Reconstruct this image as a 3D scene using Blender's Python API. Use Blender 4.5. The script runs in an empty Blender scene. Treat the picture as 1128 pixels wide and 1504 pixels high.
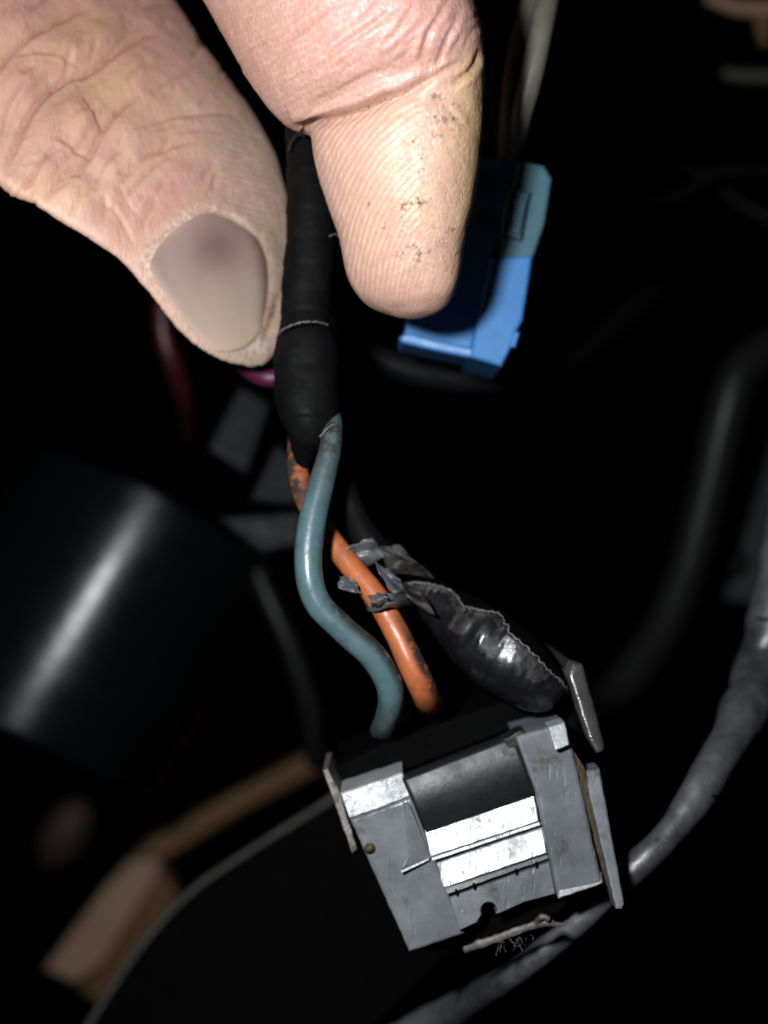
import bpy, bmesh, math, random
import numpy as np
from mathutils import Vector, Matrix, noise
from mathutils.bvhtree import BVHTree

random.seed(4)
np.random.seed(4)
SC = bpy.context.scene
COL = SC.collection

# ------------------------------------------------------------------ camera
PXMM = 15.0                 # photograph pixels per millimetre at the plane y = 0
D = 130.0                   # camera distance in mm
W0, H0 = 1128.0, 1504.0
cam_data = bpy.data.cameras.new('camera')
cam = bpy.data.objects.new('camera', cam_data)
COL.objects.link(cam)
cam.location = (0, -D * .001, 0)
cam.rotation_euler = (math.radians(90), 0, 0)
cam_data.sensor_fit = 'VERTICAL'
cam_data.sensor_height = 24.0
cam_data.lens = 12.0 / ((H0 / 2 / PXMM) / D)
cam_data.clip_start = 0.005
cam_data.clip_end = 5.0
cam_data.dof.use_dof = True
cam_data.dof.focus_distance = (D - 7.0) * .001
cam_data.dof.aperture_fstop = cam_data.lens / 3.1
SC.camera = cam

# ------------------------------------------------------------------ world, lamp, exposure
world = bpy.data.worlds.new('World')
SC.world = world
world.use_nodes = True
bgn = world.node_tree.nodes['Background']
bgn.inputs[0].default_value = (0.8, 0.9, 1.0, 1)
bgn.inputs[1].default_value = 0.005

def lamp(name, loc_mm, target_mm, power, size_mm, col):
    ld = bpy.data.lights.new(name, 'AREA')
    ld.shape = 'DISK'
    ld.size = size_mm * .001
    ld.energy = power
    ld.color = col
    o = bpy.data.objects.new(name, ld)
    COL.objects.link(o)
    o.location = Vector(loc_mm) * .001
    dv = (Vector(target_mm) - Vector(loc_mm)).normalized()
    o.rotation_euler = dv.to_track_quat('-Z', 'Y').to_euler()
    return o
lamp('torch', (-24, -104, 18), (6, 0, -8), 0.205, 10, (0.95, 0.98, 1.0))

SC.view_settings.view_transform = 'Standard'
SC.view_settings.look = 'None'
SC.view_settings.exposure = 0.0
SC.view_settings.gamma = 1.0
SC.view_settings.use_curve_mapping = False
SC.render.engine = 'CYCLES'
SC.cycles.use_denoising = True
SC.cycles.max_bounces = 6

# ------------------------------------------------------------------ helpers
def P(px, py, d=0.0):
    """photograph pixel at depth d (mm behind the plane y = 0) -> world point in metres"""
    k = (D + d) / D / PXMM * .001
    return Vector(((px - W0 / 2) * k, d * .001, (H0 / 2 - py) * k))

def R(px, d=0.0):
    return px * (D + d) / D / PXMM * .001

def catmull(rows, n):
    a = np.array(rows, float)
    m = len(a)
    t = np.linspace(0, m - 1, n)
    i = np.clip(np.floor(t).astype(int), 0, m - 2)
    f = (t - i)[:, None]
    p0 = a[np.clip(i - 1, 0, m - 1)]; p1 = a[i]; p2 = a[i + 1]; p3 = a[np.clip(i + 2, 0, m - 1)]
    return .5 * (2 * p1 + (p2 - p0) * f + (2 * p0 - 5 * p1 + 4 * p2 - p3) * f ** 2 + (3 * p1 - p0 - 3 * p2 + p3) * f ** 3)

def mesh_obj(name, verts, faces, m, parent=None, smooth=True):
    me = bpy.data.meshes.new(name)
    me.from_pydata([tuple(v) for v in verts], [], faces)
    bm = bmesh.new(); bm.from_mesh(me)
    bmesh.ops.recalc_face_normals(bm, faces=bm.faces)
    bm.to_mesh(me); bm.free()
    o = bpy.data.objects.new(name, me)
    COL.objects.link(o)
    if m is not None:
        me.materials.append(m)
    me.polygons.foreach_set('use_smooth', [smooth] * len(me.polygons))
    if parent is not None:
        o.parent = parent
        o.matrix_parent_inverse = Matrix.Translation(-parent.location)
    return o

def tag(o, label, cat=None, group=None, kind=None):
    o['label'] = label
    if cat: o['category'] = cat
    if group: o['group'] = group
    if kind: o['kind'] = kind
    return o

def thing(name, label, cat, loc, group=None):
    o = bpy.data.objects.new(name, None)
    o.empty_display_size = .005
    COL.objects.link(o)
    o.location = loc
    return tag(o, label, cat, group)

def tube_geo(pts, rad, nseg=20, flat=1.0, lump=0.0, lumpscale=400.0, seed=0.0, wind=0.0):
    """swept tube; pts Vectors in metres, rad metres; returns verts, faces (closed ends)"""
    n = len(pts)
    verts, faces = [], []
    tan = [(pts[min(i + 1, n - 1)] - pts[max(i - 1, 0)]).normalized() for i in range(n)]
    up = Vector((0, -1, 0))
    up = (up - up.dot(tan[0]) * tan[0])
    if up.length < 1e-3: up = Vector((1, 0, 0))
    up.normalize()
    for i in range(n):
        up = (up - up.dot(tan[i]) * tan[i]).normalized()
        side = tan[i].cross(up)
        for k in range(nseg):
            a = 2 * math.pi * k / nseg
            dirv = side * math.cos(a) + up * math.sin(a) * flat
            r = rad[i]
            if lump:
                q = (pts[i] + dirv * r) * lumpscale + Vector((seed, seed * .7, 0))
                r *= 1 + lump * (noise.noise(q) + .5 * noise.noise(q * 2.3))
            verts.append(pts[i] + dirv * r)
    for i in range(n - 1):
        for k in range(nseg):
            a, b = i * nseg + k, i * nseg + (k + 1) % nseg
            faces.append((a, b, b + nseg, a + nseg))
    c0 = len(verts); verts.append(pts[0]); verts.append(pts[-1])
    for k in range(nseg):
        faces.append((c0, (k + 1) % nseg, k))
        faces.append((c0 + 1, (n - 1) * nseg + k, (n - 1) * nseg + (k + 1) % nseg))
    return verts, faces

def tube(name, rows, m, parent=None, n=60, nseg=20, roundend=False, **kw):
    """rows: (px, py, depth, radius px)"""
    c = catmull(rows, n)
    pts = [P(*r[:3]) for r in c]
    rad = [R(r[3], r[2]) for r in c]
    if roundend:
        for end in (0, 1):
            p = pts[-1] if end else pts[0]; q = pts[-2] if end else pts[1]
            r = rad[-1] if end else rad[0]
            dv = (p - q).normalized()
            ep, er = [], []
            for a in (20, 40, 60, 75, 86):
                ep.append(p + dv * r * math.sin(math.radians(a)) * .8); er.append(r * math.cos(math.radians(a)))
            if end: pts += ep; rad += er
            else: pts = ep[::-1] + pts; rad = er[::-1] + rad
    v, f = tube_geo(pts, rad, nseg, **kw)
    return mesh_obj(name, v, f, m, parent)

def plane_depth(cx, cy, d0, gx=0.0, gy=0.0):
    """depth in mm at a pixel: gradients in mm per 100 px (gy > 0: upper edge lies farther back)"""
    return lambda x, y: d0 + gx * (x - cx) / 100 + gy * (cy - y) / 100

def prism(name, poly, df, thick, m, parent=None, bevel=0.15, rough=0.0, seed=0, segs=2, smooth=False):
    """solid with an outline in the picture's pixels, its own depth plane and a real thickness (mm)"""
    if not callable(df):
        dd = df; df = lambda x, y: dd
    if rough:
        rr = random.Random(seed); q = []
        for i in range(len(poly)):
            a, b = poly[i], poly[(i + 1) % len(poly)]
            L = math.hypot(b[0] - a[0], b[1] - a[1]); k = max(1, int(L / 9))
            for j in range(k):
                t = j / k
                e = rough if j else 0
                q.append((a[0] + (b[0] - a[0]) * t + rr.uniform(-e, e), a[1] + (b[1] - a[1]) * t + rr.uniform(-e, e)))
        poly = q
    bm = bmesh.new()
    fr = [bm.verts.new(P(x, y, df(x, y))) for x, y in poly]
    bk = [bm.verts.new(v.co + Vector((0, thick * .001, 0))) for v in fr]
    n = len(fr)
    f = bm.faces.new(fr)
    bm.faces.new(bk[::-1])
    for i in range(n):
        bm.faces.new((fr[i], bk[i], bk[(i + 1) % n], fr[(i + 1) % n]))
    bmesh.ops.recalc_face_normals(bm, faces=bm.faces)
    if bevel:
        ed = [e for e in bm.edges if e.verts[0] in fr and e.verts[1] in fr]
        bmesh.ops.bevel(bm, geom=ed, offset=bevel * .001, segments=segs, profile=.5, affect='EDGES', clamp_overlap=True)
    me = bpy.data.meshes.new(name)
    bm.to_mesh(me); bm.free()
    o = bpy.data.objects.new(name, me); COL.objects.link(o)
    me.materials.append(m)
    me.polygons.foreach_set('use_smooth', [smooth] * len(me.polygons))
    if parent is not None:
        o.parent = parent
        o.matrix_parent_inverse = Matrix.Translation(-parent.location)
    return o

def patch(name, corners, df, thick, m, parent=None, nu=24, nv=16, fray=None):
    """curved sheet with thickness: corners TL, TR, BR, BL in pixels; df(u, v) -> depth mm"""
    tl, tr, br, bl = [np.array(c, float) for c in corners]
    top, bot = [], []
    for j in range(nv + 1):
        for i in range(nu + 1):
            u, v = i / nu, j / nv
            p = (tl * (1 - u) + tr * u) * (1 - v) + (bl * (1 - u) + br * u) * v
            if fray: p = p + np.array(fray(u, v))
            q = P(p[0], p[1], df(u, v))
            top.append(q)
    N = len(top)
    verts = top + [q + Vector((0, thick * .001, 0)) for q in top]
    faces = []
    w = nu + 1
    for j in range(nv):
        for i in range(nu):
            a = j * w + i
            faces.append((a, a + 1, a + w + 1, a + w))
            faces.append((N + a, N + a + w, N + a + w + 1, N + a + 1))
    rim = [i for i in range(w)] + [j * w + nu for j in range(1, nv + 1)] + [nv * w + i for i in range(nu - 1, -1, -1)] + [j * w for j in range(nv - 1, 0, -1)]
    for k in range(len(rim)):
        a, b = rim[k], rim[(k + 1) % len(rim)]
        faces.append((a, b, N + b, N + a))
    return mesh_obj(name, verts, faces, m, parent)

# ------------------------------------------------------------------ materials
def new_mat(name):
    m = bpy.data.materials.new(name); m.use_nodes = True
    nt = m.node_tree
    return m, nt, nt.nodes['Principled BSDF']

def node(nt, t, **kw):
    n = nt.nodes.new(t)
    for k, v in kw.items():
        if k in n.inputs.keys() if hasattr(n.inputs, 'keys') else False:
            n.inputs[k].default_value = v
        else:
            setattr(n, k, v)
    return n

def noise_tex(nt, scale, detail=4.0, rough=.55, coord=None):
    n = nt.nodes.new('ShaderNodeTexNoise')
    n.inputs['Scale'].default_value = scale
    n.inputs['Detail'].default_value = detail
    n.inputs['Roughness'].default_value = rough
    if coord is not None: nt.links.new(coord, n.inputs['Vector'])
    return n.outputs['Fac']

def ramp(nt, fac, stops):
    r = nt.nodes.new('ShaderNodeValToRGB')
    el = r.color_ramp.elements
    while len(el) < len(stops): el.new(.5)
    for e, (p, c) in zip(el, stops):
        e.position = p
        e.color = c if len(c) == 4 else (*c, 1)
    nt.links.new(fac, r.inputs[0])
    return r.outputs[0]

def g(v): return (v, v, v, 1)

def mixc(nt, fac, a, b, mode='MIX'):
    x = nt.nodes.new('ShaderNodeMix'); x.data_type = 'RGBA'; x.blend_type = mode
    for s, v in ((x.inputs[0], fac), (x.inputs[6], a), (x.inputs[7], b)):
        if hasattr(v, 'links') or isinstance(v, bpy.types.NodeSocket): nt.links.new(v, s)
        else: s.default_value = v if not isinstance(v, tuple) or len(v) == 4 else (*v, 1)
    return x.outputs[2]

def mth(nt, op, a, b=0.0, clamp=False):
    x = nt.nodes.new('ShaderNodeMath'); x.operation = op; x.use_clamp = clamp
    for s, v in ((x.inputs[0], a), (x.inputs[1], b)):
        if isinstance(v, bpy.types.NodeSocket): nt.links.new(v, s)
        else: s.default_value = v
    return x.outputs[0]

def attr(nt, name):
    a = nt.nodes.new('ShaderNodeAttribute'); a.attribute_name = name
    return a.outputs['Fac']

def bump(nt, h, dist_mm, strength=1.0, prev=None):
    b = nt.nodes.new('ShaderNodeBump')
    b.inputs['Strength'].default_value = strength
    b.inputs['Distance'].default_value = dist_mm * .001
    nt.links.new(h, b.inputs['Height'])
    if prev is not None: nt.links.new(prev, b.inputs['Normal'])
    return b.outputs[0]

def objco(nt):
    return nt.nodes.new('ShaderNodeTexCoord').outputs['Object']

def worn(name, ca, cb, rough=(.35, .6), metallic=0.0, scale=350.0, bumpmm=.03, dust=None, spec=.5, dscale=120.0, dlo=.5, dhi=.75, scratch=0.0, grime_shade=None):
    """surface with smudges, uneven gloss, fine relief and optional dust"""
    m, nt, b = new_mat(name)
    co = objco(nt)
    n1 = noise_tex(nt, scale, 6, .62, co)
    col = ramp(nt, n1, [(.3, ca), (.7, cb)])
    ro = ramp(nt, noise_tex(nt, scale * 1.7, 5, .6, co), [(.3, g(rough[0])), (.7, g(rough[1]))])
    if dust:
        dn = noise_tex(nt, dscale, 8, .72, co)
        df = ramp(nt, dn, [(dlo, g(0)), (dhi, g(1))])
        col = mixc(nt, df, col, dust)
        ro = mixc(nt, df, ro, g(.85))
    if grime_shade:
        gf = mth(nt, 'MULTIPLY', attr(nt, 'grime_shade'), ramp(nt, noise_tex(nt, 700, 6, .7, co), [(.36, g(0)), (.52, g(1))]))
        col = mixc(nt, gf, col, grime_shade)
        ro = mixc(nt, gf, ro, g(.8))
    h = noise_tex(nt, scale * 4, 6, .6, co)
    if scratch:
        mp = nt.nodes.new('ShaderNodeMapping'); nt.links.new(co, mp.inputs[0])
        mp.inputs['Rotation'].default_value = (0, math.radians(35), 0)
        mp.inputs['Scale'].default_value = (1, 1, .05)
        sn = noise_tex(nt, scale * 9, 3, .5, mp.outputs[0])
        sf = ramp(nt, sn, [(.62, g(0)), (.7, g(1))])
        h = mth(nt, 'SUBTRACT', h, mth(nt, 'MULTIPLY', sf, scratch))
    nt.links.new(col, b.inputs['Base Color'])
    nt.links.new(ro, b.inputs['Roughness'])
    b.inputs['Metallic'].default_value = metallic
    b.inputs['Specular IOR Level'].default_value = spec
    nt.links.new(bump(nt, h, bumpmm), b.inputs['Normal'])
    return m

M = {}
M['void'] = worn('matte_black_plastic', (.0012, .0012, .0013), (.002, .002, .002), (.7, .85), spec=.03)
M['black'] = worn('black_plastic', (.003, .003, .0035), (.005, .005, .006), (.5, .7), spec=.1, bumpmm=.02)
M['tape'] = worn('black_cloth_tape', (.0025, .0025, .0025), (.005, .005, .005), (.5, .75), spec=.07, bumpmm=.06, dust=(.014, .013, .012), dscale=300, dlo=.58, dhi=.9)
M['tape_edge'] = worn('dusty_tape_edge', (.05, .047, .044), (.17, .16, .15), (.7, .9), bumpmm=.05)
M['vinyl'] = worn('glossy_black_tape', (.004, .004, .0045), (.007, .007, .008), (.2, .36), spec=.85, bumpmm=.05, scale=250, dust=(.03, .026, .022), dscale=260, dlo=.6, dhi=.85)
M['dusty'] = worn('dusty_torn_tape', (.005, .005, .005), (.010, .0095, .009), (.4, .6), spec=.4, bumpmm=.12, dust=(.045, .039, .032), dscale=420, dlo=.46, dhi=.78)
M['scrap'] = worn('crinkled_tape_scrap', (.05, .055, .06), (.12, .13, .14), (.22, .4), spec=.7, bumpmm=.06, scale=300)
M['blue_wire'] = worn('blue_wire_insulation', (.06, .108, .123), (.085, .145, .162), (.2, .36), spec=.5, scale=500, bumpmm=.02, dust=(.03, .035, .03), dscale=420, dlo=.5, dhi=.85, grime_shade=(.018, .016, .012))
M['orange_wire'] = worn('orange_wire_insulation', (.36, .10, .032), (.45, .125, .042), (.3, .45), spec=.5, scale=500, bumpmm=.02, dust=(.10, .035, .012), dscale=420, dlo=.5, dhi=.82, grime_shade=(.022, .014, .009))
M['grey'] = worn('scuffed_grey_plastic', (.085, .093, .104), (.175, .188, .205), (.26, .55), spec=.6, scale=170, bumpmm=.06, dust=(.045, .043, .04), dscale=300, dlo=.53, dhi=.70, scratch=.7)
M['metal'] = worn('scuffed_bright_metal', (.38, .395, .405), (.62, .64, .65), (.26, .5), metallic=.4, scale=300, bumpmm=.09, dust=(.20, .21, .21), dscale=260, dlo=.48, dhi=.78, scratch=.7)
M['steel'] = worn('dark_polished_steel', (.35, .34, .33), (.5, .49, .47), (.22, .4), metallic=.85, scale=500, bumpmm=.10, dust=(.03, .027, .023), dscale=350, dlo=.46, dhi=.66)
M['dirt'] = worn('caked_brown_dirt', (.06, .045, .028), (.14, .11, .07), (.85, .95), scale=900, bumpmm=.25, spec=.1)
M['fluff'] = worn('grey_lint', (.06, .05, .042), (.15, .13, .115), (.8, .9), spec=.2)
M['tab'] = worn('grimy_bare_metal', (.10, .09, .08), (.24, .22, .20), (.4, .6), metallic=.3, scale=500, bumpmm=.12, dust=(.05, .042, .034), dscale=500, dlo=.48, dhi=.66)
M['satin'] = worn('satin_black_plastic', (.007, .007, .0085), (.011, .011, .013), (.42, .55), spec=.5, scale=260, bumpmm=.05, dust=(.03, .03, .03), dscale=420, dlo=.56, dhi=.85)
M['bluec'] = worn('blue_connector_plastic', (.042, .17, .42), (.055, .20, .47), (.35, .5), spec=.4, bumpmm=.02)
M['bluegrey'] = worn('dull_blue_grey_plastic', (.04, .105, .14), (.055, .13, .17), (.45, .6), spec=.4, bumpmm=.02)  # duller, greyer blue for the plug's upper part and slots
M['navy'] = worn('dark_navy_plastic', (.006, .012, .022), (.008, .016, .03), (.5, .7), spec=.3)
M['beige_wire'] = worn('beige_wire_insulation', (.12, .11, .085), (.16, .15, .12), (.4, .55))
M['tan'] = worn('tan_plastic', (.33, .205, .125), (.40, .255, .16), (.5, .7), scale=120)
M['brown'] = worn('ochre_brown_plastic', (.16, .085, .03), (.20, .11, .04), (.6, .8), scale=120)
M['column'] = worn('satin_black_housing', (.0025, .003, .0036), (.0035, .004, .005), (.2, .28), spec=.28, scale=150, bumpmm=.03)
M['loom'] = worn('crinkled_loom_tape', (.012, .0125, .014), (.03, .031, .035), (.2, .32), spec=1.0, scale=75, bumpmm=.2, dust=(.13, .13, .14), dscale=70, dlo=.34, dhi=.75)
M['rubber'] = worn('grey_black_rubber', (.008, .008, .0085), (.012, .012, .0125), (.38, .5), spec=.25, scale=100)
M['slate'] = worn('slate_plastic', (.006, .0075, .0085), (.008, .010, .011), (.5, .7), spec=.25)
M['magenta'] = worn('magenta_wire_insulation', (.06, .006, .03), (.08, .007, .036), (.4, .5))
M['red'] = worn('dark_red_wire_insulation', (.04, .005, .008), (.055, .006, .009), (.4, .5))
M['lip'] = worn('grey_edging', (.05, .047, .043), (.08, .075, .07), (.5, .7))

def skin_material():
    m, nt, b = new_mat('weathered_skin')
    co = objco(nt)
    pl0 = attr(nt, 'plate')
    big = noise_tex(nt, 110, 4, .6, co)
    col = ramp(nt, big, [(.30, (.54, .315, .235)), (.5, (.60, .362, .28)), (.72, (.66, .45, .33))])
    red = attr(nt, 'red'); yel = attr(nt, 'yellow'); dirt = attr(nt, 'dirt'); cre = attr(nt, 'crease')
    col = mixc(nt, red, col, (.60, .29, .265))
    col = mixc(nt, yel, col, (.60, .40, .20))
    pat = ramp(nt, noise_tex(nt, 330, 5, .65, co), [(.38, g(0)), (.66, g(1))])
    col = mixc(nt, mth(nt, 'MULTIPLY', pat, .45), col, (.52, .275, .215))
    col = mixc(nt, attr(nt, 'grey_shade'), col, (.36, .27, .205))
    pale = mth(nt, 'MULTIPLY', attr(nt, 'pale'), ramp(nt, noise_tex(nt, 1500, 5, .7, co), [(.44, g(0)), (.58, g(1))]))
    col = mixc(nt, pale, col, (.74, .64, .55))
    # ridges: pale dry crests
    ph = attr(nt, 'ridge_phase'); am = attr(nt, 'ridge_amp')
    wob = noise_tex(nt, 300, 4, .62, co)
    ph2 = mth(nt, 'ADD', ph, mth(nt, 'MULTIPLY', wob, 8.0))
    s = mth(nt, 'MULTIPLY', mth(nt, 'ADD', mth(nt, 'SINE', ph2), 1.0), .5)
    line = mth(nt, 'POWER', s, 2.2)
    brk = ramp(nt, noise_tex(nt, 900, 4, .65, co), [(.33, g(0)), (.6, g(1))])
    rl = mth(nt, 'MULTIPLY', mth(nt, 'MULTIPLY', line, am), brk)
    # fine cells: pale dry net on the middle of the finger
    vor = nt.nodes.new('ShaderNodeTexVoronoi'); vor.feature = 'DISTANCE_TO_EDGE'
    mp = nt.nodes.new('ShaderNodeMapping'); nt.links.new(co, mp.inputs[0])
    mp.inputs['Rotation'].default_value = (0, math.radians(20), 0)
    mp.inputs['Scale'].default_value = (1.25, 1, .8)
    nt.links.new(mp.outputs[0], vor.inputs['Vector']); vor.inputs['Scale'].default_value = 1350
    cell = ramp(nt, vor.outputs['Distance'], [(0.0, g(1)), (.16, g(0))])
    cm = attr(nt, 'cell')
    cl = mth(nt, 'MULTIPLY', mth(nt, 'MULTIPLY', cell, cm), brk)
    lines = mth(nt, 'ADD', mth(nt, 'MULTIPLY', rl, .55), mth(nt, 'MULTIPLY', cl, .45), clamp=True)
    col = mixc(nt, lines, col, (.80, .60, .43))
    # ingrained grime specks; shade in the folds painted along the creases
    spk = ramp(nt, noise_tex(nt, 1300, 5, .7, co), [(.52, g(0)), (.64, g(1))])
    df = mth(nt, 'MULTIPLY', spk, dirt)
    col = mixc(nt, df, col, (.085, .05, .03))
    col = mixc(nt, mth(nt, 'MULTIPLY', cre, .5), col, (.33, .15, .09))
    nt.links.new(col, b.inputs['Base Color'])
    ro = ramp(nt, noise_tex(nt, 1100, 5, .65, co), [(.3, g(.30)), (.7, g(.54))])
    ro = mixc(nt, mth(nt, 'MULTIPLY', pl0, 1.0, clamp=True), ro, g(.60))
    nt.links.new(ro, b.inputs['Roughness'])
    b.inputs['Specular IOR Level'].default_value = .6
    b.inputs['Subsurface Weight'].default_value = .13
    b.inputs['Subsurface Radius'].default_value = (1.0, .38, .2)
    b.inputs['Subsurface Scale'].default_value = .0011
    mp2 = nt.nodes.new('ShaderNodeMapping'); nt.links.new(co, mp2.inputs[0])
    mp2.inputs['Rotation'].default_value = (0, math.radians(-48), 0)
    mp2.inputs['Scale'].default_value = (1, 1, .28)
    strn = noise_tex(nt, 1500, 4, .65, mp2.outputs[0])
    pl = attr(nt, 'plate')
    hcell = mth(nt, 'MULTIPLY', strn, pl)
    h = mth(nt, 'ADD', mth(nt, 'MULTIPLY', mth(nt, 'MULTIPLY', s, am), .5), mth(nt, 'MULTIPLY', hcell, 2.4))
    h = mth(nt, 'ADD', h, mth(nt, 'MULTIPLY', noise_tex(nt, 1600, 4, .6, co), .7))
    h = mth(nt, 'SUBTRACT', h, mth(nt, 'MULTIPLY', cl, .4))
    h = mth(nt, 'SUBTRACT', h, mth(nt, 'MULTIPLY', df, 1.0))
    nt.links.new(bump(nt, h, .075), b.inputs['Normal'])
    return m
M['skin'] = skin_material()

def nail_material():
    m, nt, b = new_mat('dull_fingernail')
    co = objco(nt)
    col = ramp(nt, noise_tex(nt, 160, 4, .6, co), [(.3, (.30, .21, .185)), (.7, (.37, .268, .235))])
    col = mixc(nt, attr(nt, 'red'), col, (.215, .12, .115))
    col = mixc(nt, attr(nt, 'yellow'), col, (.42, .335, .26))
    col = mixc(nt, attr(nt, 'dirt'), col, (.17, .085, .04))
    col = mixc(nt, attr(nt, 'edge'), col, (.50, .36, .27))
    nt.links.new(col, b.inputs['Base Color'])
    b.inputs['Roughness'].default_value = .34
    b.inputs['Coat Weight'].default_value = .25
    b.inputs['Coat Roughness'].default_value = .22
    b.inputs['Specular IOR Level'].default_value = .4
    b.inputs['Subsurface Weight'].default_value = .2
    b.inputs['Subsurface Radius'].default_value = (1, .5, .35)
    b.inputs['Subsurface Scale'].default_value = .0006
    nt.links.new(bump(nt, noise_tex(nt, 500, 5, .6, co), .03), b.inputs['Normal'])
    return m
M['nail'] = nail_material()

# ------------------------------------------------------------------ setting: the dark cavity behind
def cavity():
    verts, faces = [], []
    nx, nz = 40, 40
    for j in range(nz + 1):
        for i in range(nx + 1):
            x = (i / nx - .5) * 1.1; z = (j / nz - .5) * 1.1
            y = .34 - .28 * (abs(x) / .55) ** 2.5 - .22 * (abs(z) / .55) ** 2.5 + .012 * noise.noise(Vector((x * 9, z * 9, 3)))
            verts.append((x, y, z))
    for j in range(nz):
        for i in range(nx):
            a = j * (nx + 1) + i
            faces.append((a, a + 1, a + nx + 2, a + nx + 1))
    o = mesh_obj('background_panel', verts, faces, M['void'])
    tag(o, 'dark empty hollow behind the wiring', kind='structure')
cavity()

# satin black round housing on the left with the diagonal highlight
def housing_left():
    t = thing('round_housing', 'large satin black cylindrical housing with a pale diagonal highlight, left of the wires', 'housing', P(60, 900, 70))
    d = 82
    A = P(206, 716, d + 3); B = P(0, 1056, d - 5)
    axis = (B - A).normalized()
    L = (B - A).length
    side = axis.cross(Vector((0, -1, 0))).normalized()     # points to the upper left or lower right
    if side.x > 0: side = -side
    up = side.cross(axis)
    if up.y > 0: up = -up
    verts, faces = [], []
    ns, na = 30, 64
    r = R(238, d)
    prof = [(-.015, .55), (-.006, .93), (0, .985), (.02, 1.0)]
    st = prof + [(.02 + .98 * k / ns, 1.0 + .02 * math.sin(k * .4)) for k in range(1, ns + 1)] + [(1.02, .97), (1.03, .6)]
    for (a, rr) in st:
        # the rim is cut aslant: it recedes towards the right
        for k in range(na):
            th = 2 * math.pi * k / na
            sl = .03 * math.cos(th) * max(0, 1 - a * 3) * L
            verts.append(A + axis * (a * L) - axis * sl * -1 + side * (math.cos(th) * r * rr) + up * ((math.sin(th) - 1) * r * rr))
    n = len(st)
    for i in range(n - 1):
        for k in range(na):
            a, b = i * na + k, i * na + (k + 1) % na
            faces.append((a, b, b + na, a + na))
    faces.append(tuple(range(na))[::-1]); faces.append(tuple((n - 1) * na + k for k in range(na)))
    mesh_obj('shell', verts, faces, M['column'], t)
    return t
housing_left()

# tan bracket, low left
t = thing('tan_bracket', 'blurred tan plastic bracket arm at the lower left', 'bracket', P(160, 1350, 165))
pf = plane_depth(160, 1350, 165, 0, 3)
prism('arm', [(62, 1425), (150, 1305), (205, 1248), (248, 1232), (232, 1290), (150, 1420), (108, 1447)], pf, 14, M['tan'], t, bevel=1.5, segs=3)
prism('strut', [(190, 1262), (240, 1222), (330, 1172), (462, 1100), (478, 1130), (360, 1192), (246, 1262)], plane_depth(300, 1190, 166, 2, 0), 6, M['brown'], t, bevel=1.2)
prism('web', [(232, 1268), (262, 1318), (170, 1500), (112, 1450), (152, 1420)], plane_depth(180, 1380, 169, 0, 0), 6, M['brown'], t, bevel=1)
o = tube('dark_red_knob', [(70, 1268, 150, 14), (88, 1235, 148, 34), (112, 1195, 148, 30), (122, 1178, 150, 10)], worn('maroon_rubber', (.035, .016, .014), (.045, .02, .018), (.6, .8)), None, n=24)
tag(o, 'dim maroon knob above the tan bracket', 'knob')

# black trim panel with the grey edge line
t = thing('trim_panel', 'black trim panel with a thin grey rounded edge, bottom of the picture', 'panel', P(360, 1400, 60))
edge = catmull([(95, 1570), (140, 1490), (200, 1400), (245, 1345), (290, 1302), (345, 1264), (420, 1216), (480, 1178), (560, 1120), (660, 1060)], 60)
poly = [(e[0], e[1]) for e in edge] + [(780, 1100), (800, 1300), (640, 1420), (420, 1640)]
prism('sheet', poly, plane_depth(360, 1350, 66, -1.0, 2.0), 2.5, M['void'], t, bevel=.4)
tube('edge_trim', [(e[0], e[1], plane_depth(360, 1350, 66, -1.0, 2.0)(e[0], e[1]) + .3, 5.0) for e in edge], M['lip'], t, n=90, nseg=12)  # grey tone stands for light caught along the panel's rounded edge

# crinkled taped loom, right
t = thing('taped_wiring_loom', 'shiny crinkled black taped wiring loom curving along the lower right', 'wiring loom', P(1000, 1200, 30))
loomrows = [(1190, 640, 34, 46), (1172, 760, 30, 44), (1150, 880, 26, 42), (1118, 990, 24, 38), (1062, 1105, 11, 28), (985, 1222, 5.5, 23), (915, 1290, 4.5, 20),
            (830, 1370, 5.5, 18), (740, 1440, 9, 19), (640, 1500, 28, 26), (520, 1570, 30, 28)]
tube('tape_wrap', loomrows, M['loom'], t, n=220, nseg=40, lump=.15, lumpscale=190)
lc = catmull(loomrows, 200)
for k in (44, 57, 66, 88):
    q = lc[k]; tn = Vector((lc[k + 1][0] - lc[k - 1][0], 0, -(lc[k + 1][1] - lc[k - 1][1]))).normalized()
    pts, rr = [], []
    ax = (tn + Vector((.25, .1, .1))).normalized()
    c = P(q[0], q[1], q[2]); rad = R(q[3] * 1.02, q[2])
    e1 = ax.cross(Vector((0, 1, 0))).normalized(); e2 = ax.cross(e1)
    for a in range(25):
        th = a / 24 * 2 * math.pi
        pts.append(c + e1 * math.cos(th) * rad + e2 * math.sin(th) * rad)
    v, f = tube_geo(pts, [.00022] * 25, 6)
    mesh_obj('binding_thread', v, f, M['void'], t)

# dim rubber hose, right
o = tube('rubber_hose', [(1230, 480, 95, 34), (1150, 505, 92, 33), (1090, 545, 90, 32), (1066, 610, 90, 31), (1040, 720, 92, 30), (1005, 850, 95, 30), (950, 960, 100, 30), (860, 1060, 108, 30), (760, 1120, 116, 30)], M['rubber'], None, n=110, nseg=28)
tag(o, 'dim grey-black rubber hose bending down the right side', 'hose')

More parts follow.
